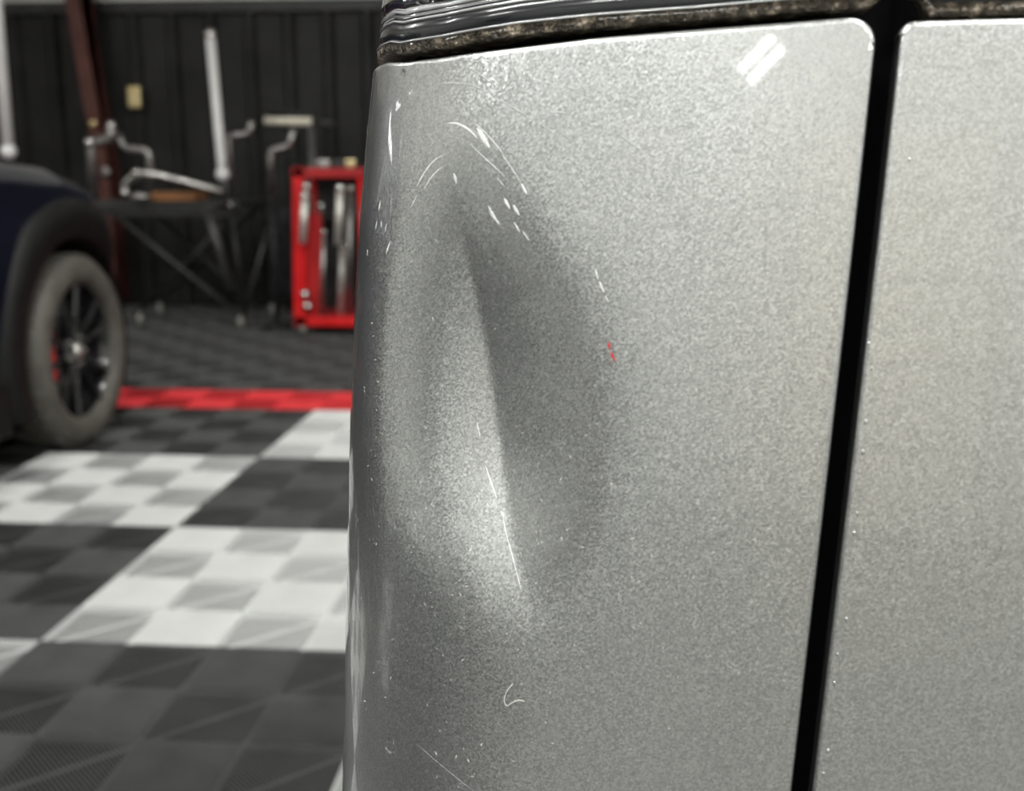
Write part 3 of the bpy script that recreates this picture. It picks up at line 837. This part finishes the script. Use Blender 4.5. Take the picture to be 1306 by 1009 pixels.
# wheel arch flare of black plastic
fl = []
for a in np.linspace(-.35, PI+.35, 60):
    ring = []
    for rr_, xo in ((.415, -.16), (.42, -.012), (.43, .012), (.50, .022), (.555, .014), (.57, -.02)):
        y = rr_*math.cos(a); z = WR+rr_*math.sin(a)
        nose = max(0, (y-.18)/.62)
        ring.append((xo-.95*min(nose, 1)**2.6-.02, y, max(z, .2)))
    fl.append(ring)
link('fender_flare', grid_mesh('fender_flare', np.array(fl)), M['cladding'], navy)
# dark liner and underside
lin = [[(x_, .46*math.cos(a), WR+.46*math.sin(a)) for x_ in (-.45, -.05)] for a in np.linspace(-.5, PI+.5, 30)]
link('arch_liner', grid_mesh('arch_liner', np.array(lin)), M['black_rubber'], navy)
box('underbody', -1.75, -.30, -3.1, .35, .20, .50, M['black_rubber'], navy, bev=.03)
box('side_skirt', -.12, .0, -3.1, -.56, .17, .36, M['cladding'], navy, bev=.02)
ff = [(-.95, .80, .62, .80), ]
box('bumper', -1.55, -.55, .50, .82, .22, .62, M['cladding'], navy, bev=.06)
# cabin
cb = [(-1.6, 1.07), (-1.45, 1.35), (-1.3, 1.45), (-.6, 1.45)]
Pc = np.array([[(x, y, z) for y, z, x in [(-3.1, 1.05, xs), (-3.0, 1.5, xs*.82-.17), (-1.9, 1.56, xs*.82-.17), (-1.0, 1.06, xs)]] for xs in (-.08, -1.82)])
Pc = np.zeros((6, 8, 3))
prof_c = [(-3.15, 1.06, 0), (-3.05, 1.30, .07), (-2.9, 1.52, .14), (-2.4, 1.57, .16), (-1.9, 1.55, .16), (-1.55, 1.44, .13), (-1.2, 1.24, .06), (-.85, 1.06, 0)]
for i, fx_ in enumerate((0, .04, .3, .7, .96, 1)):
    for j, (y, z, ins) in enumerate(prof_c):
        lo, hi = -.10-ins, -1.80+ins
        Pc[i, j] = (lo+(hi-lo)*fx_, y, z if 0 < i < 5 else 1.04)
link('cabin_glass', grid_mesh('cabin_glass', Pc), M['glass_dark'], navy)
wheel_parts(navy, (-.115, 0, WR), WR, .23, 1)
wheel_parts(navy, (-.115, -2.75, WR), WR, .23, 1)
wheel_parts(navy, (-1.785, 0, WR), WR, .23, -1)
wheel_parts(navy, (-1.785, -2.75, WR), WR, .23, -1)
bm = bmesh.new(); bx(bm, -.035, .004, -.86, -.66, .66, .70, .006); link('side_marker', bm_mesh('side_marker', bm), M['red_lamp'], navy)

# ------------------------------------------------------------------ back of the workshop
def at(x, y, Y):
    """world point on the vertical plane Y seen in the photograph at (x, y)"""
    xc = (x-CX)/F; yc = (CY-y)/F
    r, d, z = xc, math.cos(PITCH)+yc*math.sin(PITCH), -math.sin(PITCH)+yc*math.cos(PITCH)
    X = r*math.cos(YAW)-d*math.sin(YAW); Yw = r*math.sin(YAW)+d*math.cos(YAW)
    k = Y/Yw
    return Vector((X*k, Y, EYE+z*k))

# tapered red steel portal column
yc_ = y1-.08
a0, a1 = at(88, 0, yc_-.30), at(124, 250, yc_-.30)
b0, b1 = at(113, 0, yc_-.30), at(128, 250, yc_-.30)
def lerp_x(p, q, z): return p.x+(q.x-p.x)*(z-p.z)/(q.z-p.z)
colo = empty('steel_column', (lerp_x(b0, b1, 0), yc_-.15, 0), kind='structure')
colo['label'] = 'tapered red oxide steel wall column'
def colpart(name, xl0, xl1, xr0, xr1, ya, yb):
    bm = bmesh.new(); vv = []
    for z, xl, xr in ((1.0, xl0, xr0), (h, xl1, xr1)):
        for (x, y) in ((xl, ya), (xr, ya), (xr, yb), (xl, yb)): vv.append(bm.verts.new(Vector((x, y, z))-colo.location))
    bm.faces.new(vv[:4]); bm.faces.new(vv[4:])
    for i in range(4): bm.faces.new((vv[i], vv[(i+1) % 4], vv[4+(i+1) % 4], vv[4+i]))
    bx(bm, xl0-colo.location.x, xr0-colo.location.x, ya-colo.location.y, yb-colo.location.y, 0, .999)
    link(name, bm_mesh(name, bm), M['red_steel'], colo)
xa0, xa1 = at(113, 160, yc_-.30).x, at(84, 0, yc_-.30).x
za, zb2 = at(113, 160, yc_-.30).z, at(84, 0, yc_-.30).z
kk = (xa1-xa0)/(zb2-za)
xl_0, xl_h = xa0-kk*(za-1.0), xa1+kk*(h-zb2)
xr_ = at(128, 150, yc_-.05).x
colpart('flange', xl_0, xl_h, xl_0+.10, xl_h+.12, yc_-.32, yc_-.29)
colpart('web', xl_0+.04, xl_h+.05, xl_0+.055, xl_h+.065, yc_-.29, yc_-.02)
colpart('flange', xr_-.10, xr_-.12, xr_, xr_, yc_-.02, yc_-.005)
colpart('stiffener', xl_0+.05, xl_h+.06, xr_-.02, xr_-.02, yc_-.20, yc_-.19)

# work bench on crossed folding legs
YB = 7.0
tl, tr = at(118, 252, YB), at(304, 262, YB)
bz = .83
bench = empty('work_bench', ((tl.x+tr.x)/2, YB+.35, 0), label='black folding work bench with crossed legs in front of the dark wall', cat='bench')
bl = bench.location
hwx = (tr.x-tl.x)/2
box('bench_top', -hwx, hwx, -.35, .35, bz-.045, bz, M['bench_top'], bench, bev=.006)
box('apron', -hwx+.03, hwx-.03, -.34, -.32, bz-.10, bz-.047, M['black_metal'], bench)
def L(p): return Vector(p)-bl
def bar(name, p, q, w_, mt, parent, bl_=None):
    p, q = Vector(p)-(bl_ or bl), Vector(q)-(bl_ or bl)
    return link(name, tube_mesh(name, [p, q], w_, 8), mt, parent)
f1, f2 = at(140, 275, YB), at(306, 408, YB)
f1.z = bz-.06
bar('leg', f1, Vector((f2.x, YB, .085)), .016, M['grey_metal'], bench)
g1, g2 = at(296, 275, YB), at(205, 392, YB+.6)
bar('leg', Vector((g1.x, YB+.1, bz-.06)), Vector((f1.x+.12, YB+.1, .10)), .014, M['black_metal'], bench)
bar('leg', Vector((g1.x-.02, YB+.62, bz-.06)), Vector((at(205, 392, YB+.62).x, YB+.62, .10)), .014, M['black_metal'], bench)
bar('leg', Vector((f1.x, YB+.62, bz-.06)), Vector((g1.x-.05, YB+.62, .05)), .014, M['grey_metal'], bench)
bar('leg', Vector((f2.x-.03, YB+.02, bz-.06)), Vector((f2.x+.03, YB+.02, .09)), .012, M['black_metal'], bench)
bar('brace', at(342, 290, YB+.1), Vector((f2.x+.02, YB+.04, .10)), .013, M['grey_metal'], bench)
for cx_, cy_ in ((f2.x+.01, YB), (at(205, 392, YB+.62).x, YB+.62), (f1.x+.12, YB+.1), (g1.x+.05, YB+.62)):
    c = bpy.data.objects.new('caster', None); COL.objects.link(c); c.parent = bench; c.location = Vector((cx_, cy_, .045))-bl
    link('caster_wheel', lathe_mesh('caster_wheel', [(.0, -.016), (.035, -.016), (.045, -.01), (.045, .01), (.035, .016), (0, .016)], 18, 'X'), M['caster'], c)
    cb_ = bmesh.new(); bx(cb_, -.022, -.018, -.018, .018, -.005, .06); bx(cb_, .018, .022, -.018, .018, -.005, .06); bx(cb_, -.022, .022, -.018, .018, .05, .062)
    link('caster_fork', bm_mesh('caster_fork', cb_), M['chrome'], c)

def hook(name, pts, r_, mt, label, cat, Y, group=None, rad=.04, base_z=None):
    W = [at(x, y, Y) for x, y in pts]
    if base_z is not None: W[0].z = base_z
    b = W[0].copy()
    e_ = empty(name, b, label=label, cat=cat, group=group)
    link('bar', tube_mesh('bar', arc_pts([p-b for p in W], rad), r_, 12), mt, e_)
    return e_, b, W
def ball(parent, p, r_, mt, name='end_ball'):
    bm = bmesh.new(); bmesh.ops.create_uvsphere(bm, u_segments=16, v_segments=10, radius=r_)
    return link(name, bm_mesh(name, bm, True), mt, parent, loc=p)
YH = YB+.12
e_, b, W = hook('dent_rod', [(119, 252), (116, 182), (141, 178), (142, 160)], .034, M['dull_steel'], 'bent steel dent rod at the left end of the bench', 'rod', YH, base_z=bz)
ball(e_, W[1]-b+Vector((0, -.02, 0)), .038, M['chrome'])
ball(e_, W[3]-b, .034, M['chrome'])
e_, b, W = hook('dent_rod', [(193, 252), (190, 192), (158, 189), (150, 170)], .024, M['dull_steel'], 'thin crank-shaped rod facing left behind the curved pipe', 'rod', YH+.15, base_z=bz)
e_, b, W = hook('curved_pipe', [(160, 246), (158, 236), (174, 221), (200, 222), (284, 245)], .024, M['chrome'], 'shiny curved pipe lying across the bench top', 'pipe', YH-.25, rad=.09)
ball(e_, W[0]-b, .032, M['chrome']); ball(e_, W[2]-b, .032, M['chrome'])
e_, b, W = hook('dent_rod', [(296, 258), (291, 173), (318, 171), (321, 154)], .022, M['dull_steel'], 'crank-shaped rod facing right beside the tall white pole', 'rod', YH, base_z=bz)
e_, b, W = hook('light_pole', [(284, 222), (282, 200), (268, 44)], .030, M['white_metal'], 'tall white pole rising from the right end of the bench', 'pole', YH-.1, rad=.01)
ball(e_, W[0]-b, .045, M['white_metal'], 'pole_foot'); ball(e_, W[2]-b, .036, M['chrome'], 'pole_cap')
s_ = at(292, 262, YH-.1)
link('clamp', tube_mesh('clamp', [Vector((0, 0, 0)), s_-b], .02, 10), M['grey_metal'], e_)
ball(e_, s_-b, .036, M['chrome'], 'clamp_knob')
link('lower_pole', tube_mesh('lower_pole', [s_-b+Vector((0, -.40, 0)), at(294, 370, YH-.5)-b], .028, 10), M['grey_metal'], e_)
link('bracket', tube_mesh('bracket', [s_-b, s_-b+Vector((0, -.40, 0))], .02, 8), M['grey_metal'], e_)
wd_ = at(200, 252, YH-.05); wd2 = at(256, 252, YH-.05)
box('wooden_block', wd_.x, wd2.x, YH-.15, YH+.08, bz, bz+.055, M['wood'], None, bev=.01, label='orange wooden block lying on the black bench top', cat='block')
p = at(177, 247, YH-.2); bm = bmesh.new(); bmesh.ops.create_uvsphere(bm, u_segments=16, v_segments=10, radius=.04)
for v in bm.verts: v.co.x *= 1.9; v.co.z *= .7
link('steel_dome', bm_mesh('steel_dome', bm, True), M['dull_steel'], None, loc=Vector((p.x, YH-.2, bz+.028)), label='dull steel dome lying on bench left of the wooden block', cat='dome')
# round plates that hang on the column and wall
for (x, y, r_, mt, lab) in ((134, 219, .038, 'dull_steel', 'round steel disc fixed to the red column above the bench'), (118, 158, .030, 'brass', 'small brass disc high on the red column beside the rod')):
    p = at(x, y, yc_-.36); me = lathe_mesh('disc', [(0, -.012), (r_, -.012), (r_, .008), (r_*.7, .012), (0, .012)], 20, 'Z')
    o = link('wall_disc', me, M[mt], None, loc=p, label=lab, cat='disc'); o.rotation_euler = (PI/2, 0, 0)
p = at(172, 124, y1-.12)
bm = bmesh.new(); bx(bm, -.05, .05, -.03, .03, -.08, .08, .012); o = link('junction_box', bm_mesh('junction_box', bm), M['brass'], None, loc=p, label='small yellow box mounted on the black wall right of the column', cat='box')
p0, p1 = at(0, 60, 6.2), at(11, 193, 6.2)
e_ = empty('light_stand', Vector((at(11, 193, 6.2).x, 6.2, 0)), label='slanted white light stand pole at the far left edge', cat='stand')
b = e_.location
link('pole', tube_mesh('pole', [p1-b, p1-b+(p0-p1)*3.2], .032, 12), M['white_metal'], e_); ball(e_, p1-b, .045, M['white_metal'], 'joint')
link('column', tube_mesh('column', [Vector((0, 0, .03)), p1-b], .018, 10), M['black_metal'], e_)
link('foot', lathe_mesh('foot', [(0, .0), (.2, .0), (.2, .02), (.03, .035), (0, .035)], 24), M['black_metal'], e_)

# folded jacket like dark bag hanging beyond the bench
# T-shaped light bar behind the cart
YC = 6.75
e_ = empty('light_bar_stand', Vector((at(400, 300, YC+.74).x, YC+.74, 0)), label='stand with warm white crossbar above the red tool cart', cat='stand')
b = e_.location
link('post', tube_mesh('post', [Vector((0, 0, .02)), at(397, 158, YC+.74)-b], .024, 12), M['dull_steel'], e_)
link('crossbar', tube_mesh('crossbar', [at(338, 154, YC+.74)-b, at(398, 155, YC+.74)-b], .028, 12), M['warm_white'], e_)
link('crossbar_end', tube_mesh('crossbar_end', [at(398, 155, YC+.74)-b, at(426, 158, YC+.74)-b], .020, 12), M['grey_metal'], e_)
link('cover', tube_mesh('cover', [at(342, 146, YC+.74)-b, at(395, 147, YC+.74)-b], .020, 8), M['black_metal'], e_)
link('foot', lathe_mesh('foot', [(0, 0), (.12, 0), (.12, .02), (0, .02)], 20), M['black_metal'], e_)
e_, b, W = hook('dent_rod', [(346, 246), (345, 192), (369, 187), (375, 163)], .022, M['dull_steel'], 'dim crank-shaped rod left of the red tool cart', 'rod', YC+.30)
link('post', tube_mesh('post', [Vector((0, 0, 0)), Vector((0, 0, -b.z+.02))], .014, 8), M['black_metal'], e_)
link('foot', lathe_mesh('foot', [(0, 0), (.10, 0), (.10, .02), (0, .02)], 20), M['black_metal'], e_, loc=Vector((0, 0, -b.z)))

# red tool cart
cl_, cr_ = at(375, 415, YC), at(470, 415, YC)
cw = cr_.x-cl_.x; cbz = at(400, 416, YC).z; ctz = at(400, 214, YC).z
cart = empty('tool_cart', Vector(((cl_.x+cr_.x)/2, YC+.22, 0)), label='red wheeled tool cart full of steel tools behind the silver car', cat='cart')
b = cart.location; hw = cw/2
box('bottom_tray', -hw, hw, -.22, .22, cbz, cbz+.06, M['cart_red'], cart, bev=.006)
box('top_tray', -hw+.02, hw, -.22, .22, ctz-.06, ctz, M['cart_red_dark'], cart, bev=.006)
box('middle_shelf', -hw+.03, hw-.01, .03, .22, ctz-.33, ctz-.31, M['black_metal'], cart)
lean = .05
bm = bmesh.new()
vv = [bm.verts.new(v) for v in ((-hw, -.22, cbz), (-hw+.08, -.22, cbz), (-hw+.10, -.22, ctz), (-hw+.03, -.22, ctz), (-hw, -.18, cbz), (-hw+.08, -.18, cbz), (-hw+.10, -.18, ctz), (-hw+.03, -.18, ctz))]
for q_ in ((0, 1, 2, 3), (4, 5, 6, 7), (0, 1, 5, 4), (1, 2, 6, 5), (2, 3, 7, 6), (3, 0, 4, 7)): bm.faces.new([vv[i] for i in q_])
link('post', bm_mesh('post', bm), M['cart_red'], cart)
for (xx, yy) in ((hw-.03, -.2), (-hw+.05, .2), (hw-.03, .2)):
    link('post', tube_mesh('post', [(xx, yy, cbz), (xx, yy, ctz)], .018, 8), M['cart_red'], cart)
box('back_panel', -hw+.05, hw-.02, .205, .215, cbz, ctz-.05, M['black_metal'], cart)
box('side_panel', -hw+.09, -hw+.19, -.19, -.175, cbz+.02, ctz-.28, M['cart_red_dark'], cart)
for xx in (-hw+.05, hw-.05):
    for yy in (-.17, .17):
        c = bpy.data.objects.new('caster', None); COL.objects.link(c); c.parent = cart; c.location = (xx, yy, .05)
        link('caster_wheel', lathe_mesh('caster_wheel', [(.0, -.02), (.04, -.02), (.05, -.01), (.05, .01), (.04, .02), (0, .02)], 18, 'X'), M['caster'], c)
        cbm = bmesh.new(); bx(cbm, -.028, .028, -.02, .02, .03, cbz-.05); link('caster_fork', bm_mesh('caster_fork', cbm), M['dull_steel'], c)
# tools standing in the cart: px x, y top, y bottom
tools = [(389, 250, 310, 'bright_steel', 'short bright chrome tube hooked on the left post of the red cart', .024),
         (402, 285, 405, 'bright_steel', 'long pale steel rod second from the left in the red cart', .026),
         (409, 262, 405, 'dull_steel', 'long dull steel rod third from the left in the red cart', .018),
         (434, 240, 312, 'bright_steel', 'bright ball-headed rod right of the cart middle', .024),
         (447, 240, 405, 'dull_steel', 'long ball-headed rod at the right end of the cart', .022),
         (437, 312, 404, 'bright_steel', 'lower pale rod standing below the ball-headed rod in the cart', .022),
         (413, 296, 404, 'dull_steel', 'thin dull rod in the middle of the red cart', .014)]
for k_, (x, ya, yb, mt, lab, r_) in enumerate(tools):
    yy = YC-.05 if k_ == 0 else YC+.02+.09*(k_ % 3)
    p, q = at(x, ya, yy), at(x-3, yb, yy)
    if yb > 400: q.z = cbz+.06
    e_ = empty('steel_rod', q, label=lab, cat='rod')
    link('shaft', tube_mesh('shaft', [Vector((0, 0, 0)), p-q], r_, 12), M[mt], e_)
    ball(e_, p-q, r_*1.35, M['chrome'], 'head')
for (x, y) in ((391, 238), (389, 375), (392, 391)):
    ball(cart, at(x, y, YC-.02)-b, .030, M['chrome'], 'knob')
for (x, y, mt, lab, w_) in ((434, 209, 'black_metal', 'black tool case on the top tray of the red cart', .05), (415, 209, 'dull_steel', 'small steel tool on the top tray of the red cart', .04), (449, 207, 'brass', 'small brass tool on the top tray beside the silver car', .03)):
    p = at(x, y, YC+.15); bm = bmesh.new(); bx(bm, -w_, w_, -.06, .06, 0, .05, .012)
    link('small_tool', bm_mesh('small_tool', bm), M[mt], None, loc=Vector((p.x, YC+.15, ctz)), label=lab, cat='tool')
# dark cloth hanging left of the cart
bm = bmesh.new()
p = at(362, 300, YC+.35)
Pn = np.zeros((14, 12, 3))
for i in range(14):
    for j in range(12):
        u, v = i/13, j/11
        Pn[i, j] = ((u-.5)*(.20+.10*v), .04*math.sin(u*14+v*2)*(.4+v), -v*.62)
top_c = at(362, 265, YC+1.05)
ce = empty('hanging_cloth', Vector((top_c.x, YC+1.05, 0)), label='dark grey cloth hanging between bench and red cart', cat='cloth')
cm = grid_mesh('cloth', Pn); o = link('cloth', cm, noisy(mat('dark_cloth', rough=.9), (.02, .021, .024), (.045, .047, .052), 20), ce, loc=(0, 0, top_c.z))
link('hanger_post', tube_mesh('hanger_post', [(0, .03, .0), (0, .03, top_c.z+.02)], .014, 8), M['black_metal'], ce)
